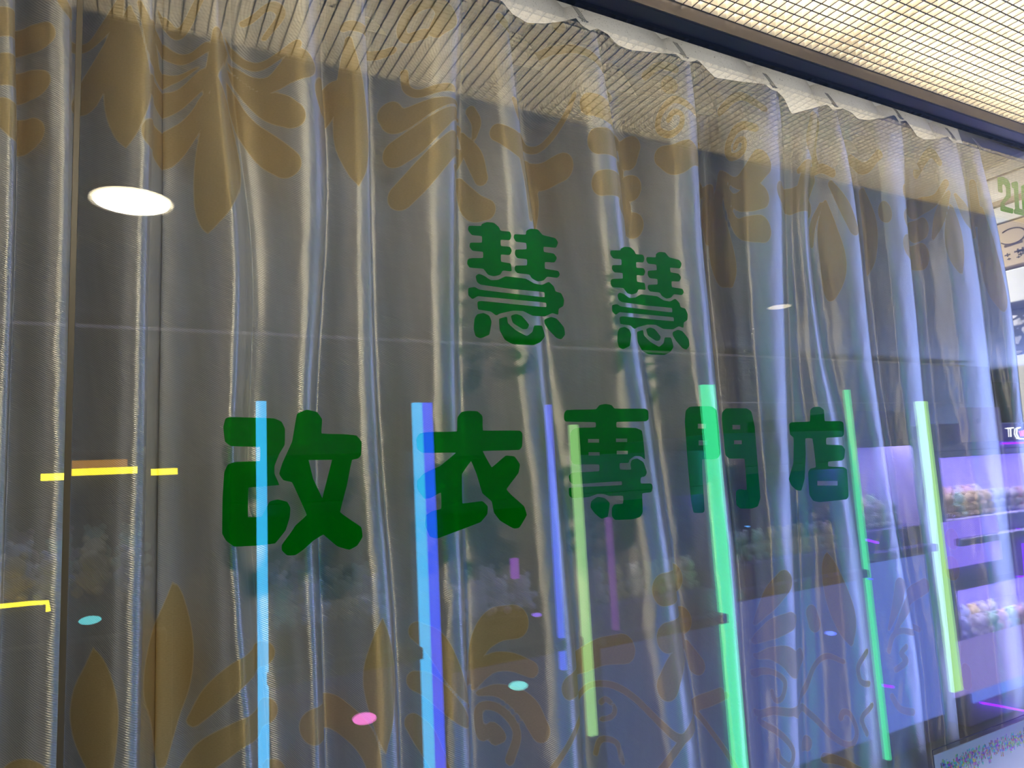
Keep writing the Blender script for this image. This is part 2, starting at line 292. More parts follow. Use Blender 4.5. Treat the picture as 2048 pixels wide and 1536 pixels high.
# motifs woven into the curtain, measured as tapered strokes: (x, y, radius)
MOTIFS = [
 [(258,35,4),(255,95,27),(256,190,43),(253,265,26),(252,312,0)],
 [(432,172,3),(437,230,22),(437,320,42),(431,400,40),(420,445,20),(415,473,0)],
 [(-30,55,35),(40,62,31),(76,74,31)],[(-30,150,35),(35,155,36),(66,163,31)],[(5,235,30),(42,257,42)],
 [(108,-10,8),(140,38,10),(180,58,10),(215,42,14),(240,10,8)],
 [(243,20,5),(225,80,14),(190,140,28),(172,172,26)],
 [(278,30,4),(298,85,12),(306,125,12)],
 [(315,75,14),(345,98,12),(380,115,10),(412,112,11)],[(318,142,18),(345,143,9),(398,143,2)],
 [(322,192,27),(360,186,21),(408,170,20)],[(322,288,36),(355,268,30),(395,240,20),(412,215,14)],
 [(440,90,14),(428,150,14),(412,200,6)],
 [(455,68,5),(480,102,9),(520,122,9),(560,122,8),(596,112,8)],
 [(460,112,5),(500,145,10),(545,168,18),(600,150,30)],
 [(462,132,7),(500,178,16),(550,218,28),(585,245,26)],
 [(460,165,7),(480,222,19),(530,290,30),(574,335,28)],
 [(530,70,7),(562,45,9),(535,12,9),(485,25,7)],[(400,10,9),(360,55,12),(325,20,9)],
 [(648,236,6),(655,195,24),(666,172,20)],
 [(697,90,8),(700,170,26),(702,270,34),(712,335,22),(718,380,0)],
 [(690,60,10),(735,72,10),(785,82,8)],
 [(848,80,11),(812,72,10),(803,45,10),(825,22,11),(868,18,15),(893,50,22),(872,82,14)],
 [(808,140,8),(814,175,8),(845,196,8),(905,192,7)],
 [(779,209,25),(796,232,24),(850,228,15),(912,216,4)],
 [(793,296,28),(830,286,27),(875,262,18),(913,234,8)],
 [(803,386,28),(838,362,28),(880,325,22),(913,288,14)],
 [(922,250,8),(946,300,18),(962,350,14)],[(918,345,10),(945,400,26),(972,415,20)],[(940,205,10),(952,235,10),(948,262,5)],
 [(1122,324,26),(1080,322,26),(1032,296,22),(995,272,16)],[(1045,290,14),(1062,370,14),(1062,448,3)],
 [(1030,212,6),(1048,252,7),(1085,264,7),(1128,236,6),(1150,205,5)],
 [(1000,40,9),(1050,90,8),(1110,102,8),(1180,128,9),(1215,160,7)],[(1120,60,12),(1100,30,12),(1060,25,12)],
 [(1256,270,25),(1254,290,20)],[(1198,308,23),(1222,308,24)],[(1258,350,25)],[(1205,388,22),(1240,388,22)],[(1263,428,25)],[(1180,235,20),(1215,245,22)],
 [(1325,318,18),(1352,334,26),(1384,324,20)],
 [(1338,256,5),(1350,245,5),(1366,255,5),(1362,277,5),(1340,284,6),(1317,262,6),(1322,235,6),(1350,220,7),(1388,238,7)],[(1340,186,18)],[(1290,150,8),(1320,140,8),(1350,150,9)],
 [(1437,325,4),(1430,400,16),(1438,470,26),(1452,530,24),(1462,566,5)],
 [(1525,346,22),(1500,372,20),(1470,368,9),(1442,330,3)],[(1522,412,21),(1490,414,20),(1462,394,8),(1443,342,4)],[(1524,475,23),(1492,470,20),(1466,440,8),(1443,360,4)],
 [(1412,330,12),(1412,400,14),(1410,440,4)],
 [(1470,300,5),(1478,290,5),(1490,300,6),(1485,318,6),(1462,314,7),(1455,290,7),(1475,265,8),(1512,275,8)],[(1440,215,7),(1480,200,8),(1530,230,7)],
 [(1575,400,22),(1602,400,22)],[(1618,345,12),(1606,378,12)],
 [(1650,402,5),(1655,460,24),(1667,525,32),(1662,572,20),(1658,592,6)],[(1641,402,4),(1624,440,7),(1622,480,4)],[(1662,370,7),(1690,420,15),(1708,462,12)],[(1598,345,5),(1635,328,8),(1665,348,8)],
 [(1630,240,10),(1622,290,10),(1635,330,6)],
 [(1722,370,8),(1738,440,18),(1740,500,15),(1733,540,1)],[(1771,432,17)],[(1700,300,9),(1730,330,9),(1760,320,8)],
 [(1824,445,18),(1842,445,18)],[(1824,500,20),(1840,500,22)],[(1822,395,18),(1870,404,9),(1895,380,6)],[(1830,330,8),(1860,310,8),(1880,335,7)],
 [(1905,425,3),(1908,470,20),(1912,510,22),(1926,562,0)],[(1900,400,4),(1880,440,13),(1866,474,4)],[(1913,405,4),(1935,440,14),(1946,460,6)],
 [(1962,425,8),(1973,490,22),(1988,560,26),(2003,602,16),(2007,622,4)],[(1945,370,10),(1952,430,14)],
 # lower repeat
 [(347,1166,0),(350,1205,17),(343,1290,42),(335,1370,46),(330,1450,28),(322,1550,10)],
 [(187,1298,0),(193,1340,22),(190,1410,44),(190,1480,42),(205,1560,16)],[(50,1560,45)],
 [(524,1314,26),(480,1330,26),(430,1382,24),(385,1450,12)],[(528,1432,28),(480,1446,26),(420,1500,28),(370,1570,20)],[(545,1555,26),(470,1562,25)],
 [(634,1442,36),(670,1442,34),(720,1468,28),(745,1512,18),(750,1565,12)],
 [(765,1228,0),(762,1280,20),(758,1350,33),(766,1430,22),(771,1496,1)],
 [(836,1268,20),(872,1288,26),(905,1340,20),(936,1398,3)],[(832,1370,20),(860,1374,24),(910,1412,18),(936,1445,5)],[(828,1458,20),(850,1480,26),(884,1535,18)],
 [(1028,1246,32),(990,1262,32),(958,1312,20),(942,1392,5)],[(1062,1335,16),(1020,1330,18),(980,1346,18),(948,1402,6)],[(1080,1452,22),(1052,1412,24),(1002,1396,14),(958,1412,6)],
 [(990,1505,10),(1004,1490,10),(986,1478,11),(965,1502,11),(960,1445,9),(1000,1434,9),(1034,1470,9),(1020,1535,10)],
 [(1085,1550,6),(1130,1480,6),(1165,1420,6),(1190,1396,6),(1230,1386,7),(1270,1398,7),(1320,1430,7),(1360,1452,8),(1400,1430,7),(1452,1382,6)],
 [(1308,1545,7),(1350,1475,8),(1386,1430,8),(1442,1378,7)],[(1388,1440,6),(1452,1500,6),(1480,1536,6)],
 [(1204,1470,5),(1224,1456,5),(1231,1436,5),(1215,1420,5),(1203,1432,6)],[(1194,1550,6),(1204,1515,6),(1235,1508,6),(1246,1545,6)],
 [(1246,1302,28),(1205,1320,26),(1165,1350,24),(1142,1360,22)],
 [(1328,1170,28),(1342,1168,28)],[(1335,1262,26),(1362,1256,26)],[(1335,1354,26),(1350,1315,22),(1362,1292,10)],[(1374,1305,8),(1394,1342,20)],
 [(1568,1158,20),(1546,1186,20),(1525,1222,12),(1509,1255,3)],
 [(1652,1101,0),(1660,1140,20),(1675,1190,30),(1690,1232,27),(1701,1275,6)],
 [(1580,1236,16),(1550,1250,17),(1520,1276,10),(1507,1294,4)],[(1624,1233,14),(1630,1255,15)],[(1592,1326,20),(1570,1305,18),(1540,1304,10),(1510,1322,4)],
 [(1544,1380,5),(1550,1394,5),(1564,1386,5),(1569,1355,5),(1550,1340,5),(1524,1345,6),(1507,1362,6)],
 [(1513,1440,6),(1550,1416,7),(1590,1414,7),(1610,1394,6),(1630,1342,5),(1655,1316,5),(1687,1316,4)],
 [(1590,1418,6),(1630,1450,6),(1665,1478,6),(1700,1478,5),(1712,1450,5),(1700,1418,5),(1686,1418,5),(1681,1432,6)],
 [(1520,1450,6),(1560,1460,6),(1585,1490,5),(1580,1520,5),(1560,1510,6),(1555,1496,6)],
 [(1732,1292,5),(1715,1320,5),(1720,1348,5),(1736,1354,5)],[(1742,1396,5),(1722,1420,5),(1732,1450,5)],[(1615,1506,14)],[(1650,1530,9),(1690,1520,7),(1720,1525,7)],
 [(1778,1305,5),(1786,1272,5),(1806,1258,5),(1838,1266,5)],[(1812,1290,5),(1802,1305,5),(1812,1318,6),(1792,1340,5)],[(1785,1398,6),(1800,1418,6),(1825,1418,6)],
 [(1800,1170,14),(1795,1200,12),(1778,1260,3)],[(1850,1170,12),(1820,1200,12),(1790,1260,3)],[(1905,1085,17)],[(1905,1148,20)],[(1935,1360,12),(1935,1385,14)],
]

def catmull(pts, n=7):
    pts = [np.array(p, float) for p in pts]
    if len(pts) < 3: return np.array(pts)
    q = [2 * pts[0] - pts[1]] + pts + [2 * pts[-1] - pts[-2]]; out = []
    for i in range(1, len(q) - 2):
        for k in range(n):
            t = k / n; a, b, c, d = q[i - 1:i + 3]
            out.append(0.5 * ((2 * b) + (c - a) * t + (2 * a - 5 * b + 4 * c - d) * t * t + (3 * b - a - 3 * c + d) * t ** 3))
    out.append(pts[-1]); out = np.array(out)
    if out.shape[1] == 3: out[:, 2] = np.maximum(out[:, 2], 0)
    return out

def to_xz(px, py): p = P(px, py, YC); return p[0], p[2]

def motif_field(X, Z):
    sd = np.full(X.shape, 0.05); Xf = X.ravel(); Zf = Z.ravel(); S = sd.ravel()
    for m in MOTIFS:
        st = []
        for (px, py, r) in catmull(m):
            x, z = to_xz(px, py); xa = to_xz(px + 10, py)[0]; za = to_xz(px, py + 10)[1]
            st.append((x, z, r * abs((xa - x) * (za - z)) ** 0.5 / 10))
        st = np.array(st)
        pad = st[:, 2].max() + 0.01
        sel = np.where((Xf > st[:, 0].min() - pad) & (Xf < st[:, 0].max() + pad) & (Zf > st[:, 1].min() - pad) & (Zf < st[:, 1].max() + pad))[0]
        if not len(sel): continue
        x, z = Xf[sel], Zf[sel]; best = np.full(len(sel), 1.0)
        if len(st) == 1: best = np.hypot(x - st[0, 0], z - st[0, 1]) - st[0, 2]
        for a, b in zip(st[:-1], st[1:]):
            dx, dz = b[0] - a[0], b[1] - a[1]; L2 = dx * dx + dz * dz + 1e-12
            t = np.clip(((x - a[0]) * dx + (z - a[1]) * dz) / L2, 0, 1)
            best = np.minimum(best, np.hypot(x - a[0] - t * dx, z - a[1] - t * dz) - (a[2] + t * (b[2] - a[2])))
        S[sel] = np.minimum(S[sel], best)
    return S.reshape(X.shape)

def vnoise(x, z, seed):
    r = np.random.RandomState(seed); T = r.rand(64, 64) * 2 - 1
    xi = np.floor(x).astype(int); zi = np.floor(z).astype(int); fx = x - xi; fz = z - zi; fx = fx * fx * (3 - 2 * fx); fz = fz * fz * (3 - 2 * fz)
    g = lambda a, b: T[a % 64, b % 64]
    return (g(xi, zi) * (1 - fx) + g(xi + 1, zi) * fx) * (1 - fz) + (g(xi, zi + 1) * (1 - fx) + g(xi + 1, zi + 1) * fx) * fz

def build_curtain():
    ZB, ZT = 0.25, 2.55
    zr = np.concatenate([np.linspace(ZB, 0.62, 25)[:-1], np.linspace(0.62, 2.36, 440), np.linspace(2.365, ZT, 30)])
    NR = len(zr)
    # edges resampled on every row
    E = []
    for e in EDGES:
        q = sorted(((to_xz(*p)[1], to_xz(*p)[0]) for p in e)); zz = [a for a, _ in q]; xx = [b for _, b in q]
        v = np.interp(zr, zz, xx)
        lo = zr < zz[0]; v[lo] = xx[0]
        k = np.ones(41) / 41; vp = np.pad(v, 20, mode='edge'); v = np.convolve(vp, k, 'valid')
        E.append(v)
    E = np.array(E)
    for i in range(1, len(E)): E[i] = np.maximum(E[i], E[i - 1] + 0.012)
    tl = sorted(to_xz(*p) for p in TOPLINE); tx = [a for a, _ in tl]; tz = [b for _, b in tl]
    C = []   # control points per row: projected x, depth
    for i in range(1, len(E)):
        w = E[i] - E[i - 1]; f, h, uc = FOLD[i]
        a = f * 0.30 * w / (1 + 0.85 * np.clip(E[i], 0, 3))
        zt = np.interp(E[i], tx, tz); pin = np.clip((zt - zr) / 0.16, 0.0, 1); pin = 0.35 + 0.65 * pin * pin * (3 - 2 * pin)
        a = a * pin * (1 + 0.25 * vnoise(zr * 2.1, zr * 0 + i * 3.7, 5))
        h = h + 0.06 * vnoise(zr * 1.6 + 9, zr * 0 + i * 2.3, 8)
        dv = (2.6 if i == 12 else 1.7) if uc > 0 else 1.0
        for (t, d) in ((-uc * (0 if i == 1 else 1), dv), (0.12, dv * 0.9), (h * 0.45, 0.62), (h * 0.78, -0.35), (h, -0.85), ((h + 1) / 2 + .02, -0.98), (0.975, -0.72), (1.0, -0.1)):
            if uc < 0 and isinstance(t, float) and t > 0.9: d = d * 0.6 + (0.25 if t == 1.0 else 0)
            C.append((E[i - 1] + w * t, a * d))
    CX = np.array([c[0] for c in C]); CD = np.array([c[1] for c in C])       # [k, rows]
    K = len(C); M = 6; cols_x = []; cols_d = []
    for k in range(K - 1):
        a, b, c, d = max(k - 1, 0), k, k + 1, min(k + 2, K - 1)
        for s in range(M):
            t = s / M
            f = lambda Q: 0.5 * ((2 * Q[b]) + (Q[c] - Q[a]) * t + (2 * Q[a] - 5 * Q[b] + 4 * Q[c] - Q[d]) * t * t + (3 * Q[b] - Q[a] - 3 * Q[c] + Q[d]) * t ** 3)
            cols_x.append(f(CX)); cols_d.append(f(CD))
    cols_x.append(CX[-1]); cols_d.append(CD[-1])
    X = np.array(cols_x); D = np.array(cols_d)                                 # [col, row]
    Z = np.repeat(zr[None, :], X.shape[0], 0)
    # small creases and sags of the cloth
    D = D + 0.0016 * vnoise(X * 26 + Z * 5, Z * 3.0, 11) + 0.0005 * vnoise(X * 60 - Z * 22, Z * 12, 12) + 0.0001 * vnoise(X * 160, Z * 60, 13)
    ztop = 1.5 + (np.interp(X, tx, tz) - 1.5) * (1 + D); Z = np.minimum(Z, ztop)
    W = X * (1.0 + D); Y = YC + D
    sd = motif_field(X, Z)
    nc, nr = X.shape
    co = np.stack([W, Y, Z], -1).reshape(-1, 3)
    idx = np.arange(nc * nr).reshape(nc, nr)
    q = np.stack([idx[:-1, :-1], idx[1:, :-1], idx[1:, 1:], idx[:-1, 1:]], -1).reshape(-1, 4)
    keep = (np.abs(co[q[:, 0], 2] - co[q[:, 3], 2]) > 1e-7) | (np.abs(co[q[:, 1], 2] - co[q[:, 2], 2]) > 1e-7)
    q = q[keep]
    me = bpy.data.meshes.new('curtain'); me.vertices.add(len(co)); me.vertices.foreach_set('co', co.ravel())
    me.loops.add(q.size); me.loops.foreach_set('vertex_index', q.ravel().astype(np.int32))
    me.polygons.add(len(q)); me.polygons.foreach_set('loop_start', np.arange(0, q.size, 4, dtype=np.int32))
    me.update(calc_edges=True)
    me.polygons.foreach_set('use_smooth', np.ones(len(q), bool))
    at = me.attributes.new('motif', 'FLOAT', 'POINT'); at.data.foreach_set('value', sd.ravel().astype(np.float32))
    seg = np.hypot(np.diff(W, axis=0), np.diff(Y, axis=0)); arc = np.vstack([np.zeros((1, nr)), np.cumsum(seg, 0)])
    uvv = np.stack([arc, Z], -1).reshape(-1, 2); uvl = me.uv_layers.new(name='UVMap')
    uvl.data.foreach_set('uv', uvv[q.ravel()].astype(np.float32).ravel())
    me.validate()
    o = link('curtain', me, M_CURT)
    return tag(o, 'champagne satin curtain with gold leaf damask hanging in pleats behind the shop window', 'curtain')
curtain = build_curtain()

# white heading tape behind the top edge of the curtain
M_TAPE = bpy.data.materials.new('white_heading_tape'); M_TAPE.use_nodes = True
def _tape(nt):
    nt.nodes.clear(); L = nt.links.new; out = nt.nodes.new('ShaderNodeOutputMaterial'); mx = nt.nodes.new('ShaderNodeMixShader'); mx.inputs[0].default_value = 0.6
    n = nt.nodes.new('ShaderNodeTexNoise'); n.inputs['Scale'].default_value = 400; n.inputs['Detail'].default_value = 1
    r = nt.nodes.new('ShaderNodeValToRGB'); r.color_ramp.elements[0].position = 0.26; r.color_ramp.elements[0].color = (0.35, 0.33, 0.3, 1); r.color_ramp.elements[1].position = 0.34; r.color_ramp.elements[1].color = (0.84, 0.81, 0.76, 1)
    tc = nt.nodes.new('ShaderNodeTexCoord'); L(tc.outputs['Object'], n.inputs['Vector']); L(n.outputs['Fac'], r.inputs[0])
    d = nt.nodes.new('ShaderNodeBsdfDiffuse'); t = nt.nodes.new('ShaderNodeBsdfTranslucent')
    L(r.outputs[0], d.inputs[0]); L(r.outputs[0], t.inputs[0]); L(d.outputs[0], mx.inputs[1]); L(t.outputs[0], mx.inputs[2]); L(mx.outputs[0], out.inputs[0])
_tape(M_TAPE.node_tree)
HOOKS = [(975, -6), (1165, 44), (1367, 116), (1545, 176), (1668, 214), (1799, 238), (1906, 280), (1960, 300)]
def tape():
    hx = [to_xz(*p)[0] for p in HOOKS]; hz = [to_xz(*p)[1] for p in HOOKS]
    bm = bmesh.new(); prev = None; n = 420
    for i in range(n):
        x = hx[0] - 0.9 + (hx[-1] - hx[0] + 0.905) * i / (n - 1)
        s = 0.0
        j = np.searchsorted(hx, x)
        if 0 < j < len(hx):
            t = (x - hx[j - 1]) / (hx[j] - hx[j - 1]); s = 1 - (1 - math.sin(math.pi * min(1, t ** .8))) ** 1.0
        y = YC + 0.030 - 0.012 * s
        tz = 0.02 * s
        q = [bm.verts.new((x * (1.0 + y - YC), y + 0.03 * k, 2.22 + (2.42 - 2.22) * k / 5 + 0 * tz)) for k in range(6)]
        for k in range(6):
            q[k].co.y = y + (0.012 * k) * (0.4 + 0.6 * (1 - s))
        if prev:
            for k in range(5): bm.faces.new((prev[k], q[k], q[k + 1], prev[k + 1]))
        prev = q
    return finish('heading_tape', bm, M_TAPE, curtain, True)
tape()['label'] = 'white speckled heading tape'

# hooks, each a bent wire with its two prongs
def hook(px, py):
    p = P(px, py, YC - 0.004); x, y, z = p
    bm = bmesh.new()
    for dx in (-0.0045, 0.0, 0.0045):
        tube_mesh(bm, [(x + dx - .014, y + .006, z + .034), (x + dx - .008, y, z + 0.018), (x + dx - .002, y - .004, z + 0.004), (x + dx, y - .006, z - 0.003), (x + dx + .003, y - .003, z - 0.001), (x + dx + .003, y + .001, z + 0.006)], 0.0008, 6)
    tube_mesh(bm, [(x - .012, y - .003, z + 0.006), (x - .009, y - .006, z + .001), (x, y - .008, z - .002), (x + .009, y - .005, z - .001), (x + .011, y - .002, z + .003)], 0.0009, 6)
    return finish('curtain_hook', bm, M_METAL, None, True)
hl = ['metal curtain hook at the top left where the curtain meets the window head', 'metal hook on the pleat above the left green character', 'metal hook on the pleat above the right upper green character',
      'metal hook beside the deepest white scallop of the heading', 'metal hook just right of the pointed white scallop', 'metal hook third from the free end of the curtain',
      'metal hook second from the free end of the curtain', 'metal hook at the free right end of the curtain']
for p, l in zip(HOOKS, hl): tag(hook(*p), l, 'curtain hook', 'hooks along the curtain heading')

# ------------------------------------------------------------------ lettering on the glass
def chaikin(pts, n=2):
    pts = [np.array(p, float) for p in pts]
    for _ in range(n):
        out = []
        for a, b in zip(pts, pts[1:] + pts[:1]):
            L = np.linalg.norm(b - a); f = min(0.25, 6.0 / max(L, 1e-6)) if _ == 0 else 0.25
            out += [a + (b - a) * f, b - (b - a) * f]
        pts = out
    return pts
def poly_mesh(bm, outer, holes, y0, y1):
    loops = [[Vector((p[0], p[1], 0)) for p in outer]] + [[Vector((p[0], p[1], 0)) for p in h] for h in holes]
    tri = geometry.tessellate_polygon(loops); flat = [v for l in loops for v in l]
    A = [bm.verts.new((v.x, y0, v.y)) for v in flat]; B = [bm.verts.new((v.x, y1, v.y)) for v in flat]
    for t in tri:
        try: bm.faces.new([A[i] for i in t]); bm.faces.new([B[i] for i in reversed(t)])
        except ValueError: pass
    k = 0
    for l in loops:
        n = len(l)
        for i in range(n):
            try: bm.faces.new((A[k + i], A[k + (i + 1) % n], B[k + (i + 1) % n], B[k + i]))
            except ValueError: pass
        k += n
YV = 0.0064
def cropper(x0, y0, s): return lambda p: (x0 + p[0] / s, y0 + p[1] / s)
def shape_xz(poly, cr): return [(lambda q: (q[0], q[2]))(P(*cr(p), YV)) for p in poly]
def rect(a, b, c, d): return [(a, b), (c, b), (c, d), (a, d)]
def character(label, pieces, cr, shift=(0, 0), scale=1.0, pivot=None, smooth=2):
    bm = bmesh.new()
    for outer, holes in pieces:
        o = shape_xz(chaikin(outer, smooth) if smooth else outer, cr); hs = [shape_xz(h, cr) for h in holes]
        if pivot is not None:
            f = lambda q: (pivot[0] + (q[0] - pivot[0]) * scale + shift[0], pivot[1] + (q[1] - pivot[1]) * scale + shift[1])
            o = [f(q) for q in o]; hs = [[f(q) for q in h] for h in hs]
        poly_mesh(bm, o, hs, YV, YV + 0.0003)
    bmesh.ops.recalc_face_normals(bm, faces=bm.faces[:])
    o = finish('window_character', bm, M_VINYL)
    return tag(o, label, 'lettering', 'green characters stuck on the shop window')
A_ = cropper(420, 790, 3.103); B_ = cropper(1100, 780, 3.151); C_ = cropper(850, 400, 3.413)
character('green 改 character, first and largest of the lower row on the window', [
 ([(95,145),(120,136),(280,140),(400,145),(445,165),(466,210),(464,310),(430,365),(400,440),(400,490),(432,560),(237,573),(234,760),(322,757),(350,700),(370,660),(420,647),(480,662),(500,700),(495,760),(470,840),(405,922),(290,935),(150,942),(100,905),(75,860),(78,640),(88,480),(110,430),(160,414),(312,411),(313,322),(130,318),(92,290),(82,200)], []),
 ([(540,115),(600,90),(665,105),(697,150),(690,240),(830,243),(910,250),(942,290),(938,375),(920,395),(880,402),(850,560),(805,728),(880,780),(940,820),(948,880),(915,935),(865,962),(790,940),(715,875),(703,865),(640,905),(580,960),(530,995),(480,997),(445,965),(445,930),(505,850),(530,810),(603,745),(560,650),(510,540),(455,530),(428,490),(450,420),(510,290),(530,170)],
  [[(612,404),(758,402),(697,640),(640,520)]])], A_)
character('green 衣 character, second of the lower row on the window', [
 ([(1535,140),(1560,105),(1600,98),(1660,100),(1692,130),(1692,222),(1925,220),(1940,240),(1938,320),(1920,342),(1690,347),(1748,452),(1835,375),(1890,380),(1925,430),(1915,485),(1838,585),(1870,620),(1950,690),(1968,745),(1920,825),(1885,830),(1800,780),(1762,730),(1750,660),(1690,610),(1655,490),(1621,407),(1563,490),(1565,675),(1690,657),(1725,690),(1722,740),(1680,790),(1410,892),(1365,880),(1335,810),(1340,745),(1380,720),(1437,707),(1435,602),(1370,640),(1330,645),(1285,580),(1285,530),(1330,485),(1430,440),(1530,357),(1320,360),(1285,335),(1280,270),(1300,238),(1350,230),(1535,227)], [])], A_)
character('green 專 character, third of the lower row on the window', [
 ([(90,145),(105,125),(292,122),(310,95),(350,87),(390,95),(405,118),(600,117),(620,130),(622,185),(605,198),(418,200),(418,237),(540,238),(580,255),(590,330),(600,440),(575,418),(535,415),(500,440),(497,460),(438,460),(440,502),(514,503),(507,470),(515,440),(550,430),(590,455),(612,520),(600,545),(572,550),(570,590),(640,588),(648,610),(640,645),(580,650),(585,770),(570,800),(520,815),(410,820),(390,795),(390,745),(405,720),(462,718),(463,665),(375,668),(340,656),(300,655),(245,675),(140,683),(120,665),(118,615),(455,600),(455,573),(150,595),(125,580),(118,540),(140,520),(312,513),(312,468),(150,470),(132,440),(128,280),(140,250),(170,238),(290,236),(290,202),(100,200),(88,185)],
  [rect(240,309,310,332), rect(416,306,487,328), rect(243,392,314,413), rect(421,383,491,405)]),
 ([(300,672),(345,680),(378,712),(365,800),(325,813),(285,780),(255,740),(260,700)], [])], B_)
character('green 門 character, fourth of the lower row on the window', [
 ([(855,130),(880,105),(940,102),(1020,103),(1050,125),(1065,250),(1075,400),(1060,430),(1030,437),(957,435),(962,560),(975,760),(965,775),(905,775),(890,700),(870,480),(850,200)], [rect(932,213,985,243), rect(937,318,992,349)]),
 ([(1085,140),(1110,115),(1240,115),(1270,135),(1290,230),(1310,480),(1326,680),(1310,735),(1270,748),(1200,748),(1175,725),(1172,640),(1190,622),(1242,632),(1228,432),(1130,433),(1105,410),(1095,300),(1083,180)], [rect(1150,220,1200,248), rect(1160,317,1210,342)])], B_)
character('green 店 character, last and smallest of the lower row on the window', [
 ([(1640,125),(1660,107),(1700,105),(1727,125),(1730,197),(1830,195),(1850,205),(1854,280),(1840,297),(1740,300),(1740,345),(1840,347),(1860,375),(1855,430),(1840,445),(1752,450),(1752,483),(1850,485),(1872,500),(1883,670),(1870,690),(1700,707),(1660,700),(1635,660),(1627,520),(1640,495),(1678,488),(1656,304),(1608,303),(1612,400),(1605,560),(1585,635),(1555,633),(1520,600),(1505,560),(1535,460),(1537,300),(1512,280),(1507,215),(1520,203),(1640,200)], [rect(1685,573,1813,602)])], B_)
HUI = [
 ([(385,165),(420,150),(470,155),(505,185),(515,210),(580,215),(590,245),(580,275),(515,270),(517,315),(580,318),(594,345),(580,377),(517,370),(518,423),(585,432),(590,460),(592,488),(530,480),(515,510),(470,521),(430,510),(400,468),(305,462),(287,435),(293,402),(320,396),(398,397),(397,352),(325,347),(303,320),(308,290),(390,292),(390,245),(320,240),(293,205),(298,175),(385,178)], []),
 ([(690,210),(720,195),(770,200),(803,240),(890,260),(910,290),(895,327),(808,317),(810,355),(880,365),(902,395),(885,427),(817,422),(818,470),(910,483),(922,510),(905,532),(835,522),(810,550),(770,557),(730,535),(715,508),(630,500),(610,475),(615,447),(698,447),(698,403),(630,397),(613,370),(617,338),(695,337),(692,292),(620,285),(604,255),(610,232),(690,238)], []),
 ([(345,520),(365,503),(400,515),(450,548),(500,545),(550,520),(690,537),(745,570),(800,580),(845,557),(880,590),(890,625),(930,635),(950,680),(945,725),(912,742),(910,785),(870,770),(820,795),(735,790),(670,757),(600,755),(510,775),(487,790),(450,760),(362,748),(357,695),(380,688),(500,700),(640,715),(830,733),(828,700),(620,680),(400,660),(360,655),(325,678),(295,650),(295,600),(340,593),(370,612),(520,630),(690,650),(818,665),(817,628),(600,608),(380,578),(355,560)], []),
 ([(355,780),(400,770),(440,790),(455,830),(440,920),(380,945),(345,930),(332,880),(338,810)], []),
 ([(505,810),(560,795),(565,840),(620,890),(695,930),(735,900),(745,855),(800,857),(820,930),(790,970),(740,992),(600,985),(545,955),(510,890)], []),
 ([(585,790),(620,777),(660,790),(712,850),(700,880),(670,883),(600,840)], []),
 ([(815,815),(860,797),(900,810),(950,870),(957,920),(930,953),(895,940),(840,880),(815,840)], [])]
a1 = P(*C_((287, 435)), YV); b1 = P(*C_((957, 920)), YV); a2 = P(*C_((1266, 572)), YV); b2 = P(*C_((1808, 1018)), YV)
sc = (b2[0] - a2[0]) / (b1[0] - a1[0])
character('green 慧 character, left one of the two in the upper row', HUI, C_)
character('green 慧 character, right one of the two in the upper row', HUI, C_, shift=(a2[0] - a1[0], a2[2] - a1[2]), scale=sc, pivot=(a1[0], a1[2]))
D_ = cropper(1850, 240, 3.838)
dg = [([(556,438),(600,436),(635,455),(655,490),(660,590),(612,640),(612,662),(680,683),(676,720),(580,697),(578,640),(624,578),(620,510),(603,490),(592,500),(597,560),(562,552)], []),
      ([(662,480),(700,470),(714,480),(724,680),(758,690),(760,735),(684,718),(680,690),(692,684),(682,525),(668,520)], []),
      ([(737,505),(770,490),(830,505),(850,540),(860,720),(845,755),(800,762),(760,740),(750,715)], [[(778,545),(805,548),(818,715),(790,718)]])]
tag(character('x', dg, D_, smooth=1), 'green digits 210 stuck on the glass past the free end of the curtain', 'lettering')

# ------------------------------------------------------------------ things inside the shop, past the end of the curtain
XW = 2.55
def SW(px, py, x=XW):
    r = ray(px, py); k = x / r[0]; return np.array([x, CAM[1] + k, CAM[2] + r[2] * k])
def zat(py, px=2025): return SW(px, py)[2]
M_CART = mat('kraft_carton', (0.62, 0.47, 0.28), 0.7, noise=0.08, nscale=20)
M_BRN = mat('brown_board', (0.28, 0.21, 0.14), 0.6, noise=0.2, nscale=30)
M_INK = mat('dark_print', (0.10, 0.06, 0.03), 0.7)
Y0, Y1 = 0.20, 1.9
t = box('wall_air_conditioner', (XW, Y0, zat(392)), (2.94, Y1, zat(318)), M_WHITE, bevel=0.008); tag(t, 'white wall unit up under the shop ceiling beside the free end of the curtain', 'wall unit')
bm = bmesh.new(); add_box(bm, (XW - 0.004, Y0 + .01, zat(345)), (XW - 0.0005, Y1 - .01, zat(341))); finish('vent_slot', bm, M_DARK, t)
tag(box('wall_shelf', (XW - 0.01, Y0, zat(403)), (2.94, Y1, zat(394)), M_BRN), 'brown shelf board between the white wall unit and the carton', 'shelf')
tag(box('white_box', (XW, Y0, zat(438)), (2.94, Y1, zat(405)), M_WHITE, bevel=0.003), 'flat white box lying on top of the printed carton', 'box')
ct = box('cardboard_carton', (XW, Y0, zat(531)), (2.94, Y1, zat(441)), M_CART, bevel=0.003); tag(ct, 'tan cardboard carton printed with a dark ring on its side', 'carton')
c0 = SW(2024, 472); bm = bmesh.new(); ring = []
for k in range(25):
    a = -2.6 + 4.9 * k / 24; ring.append((XW - 0.001, c0[1] - 0.040 * math.cos(a), c0[2] + 0.026 * math.sin(a)))
tube_mesh(bm, ring, 0.0022, 6); finish('ring_print', bm, M_INK, ct)
bm = bmesh.new()
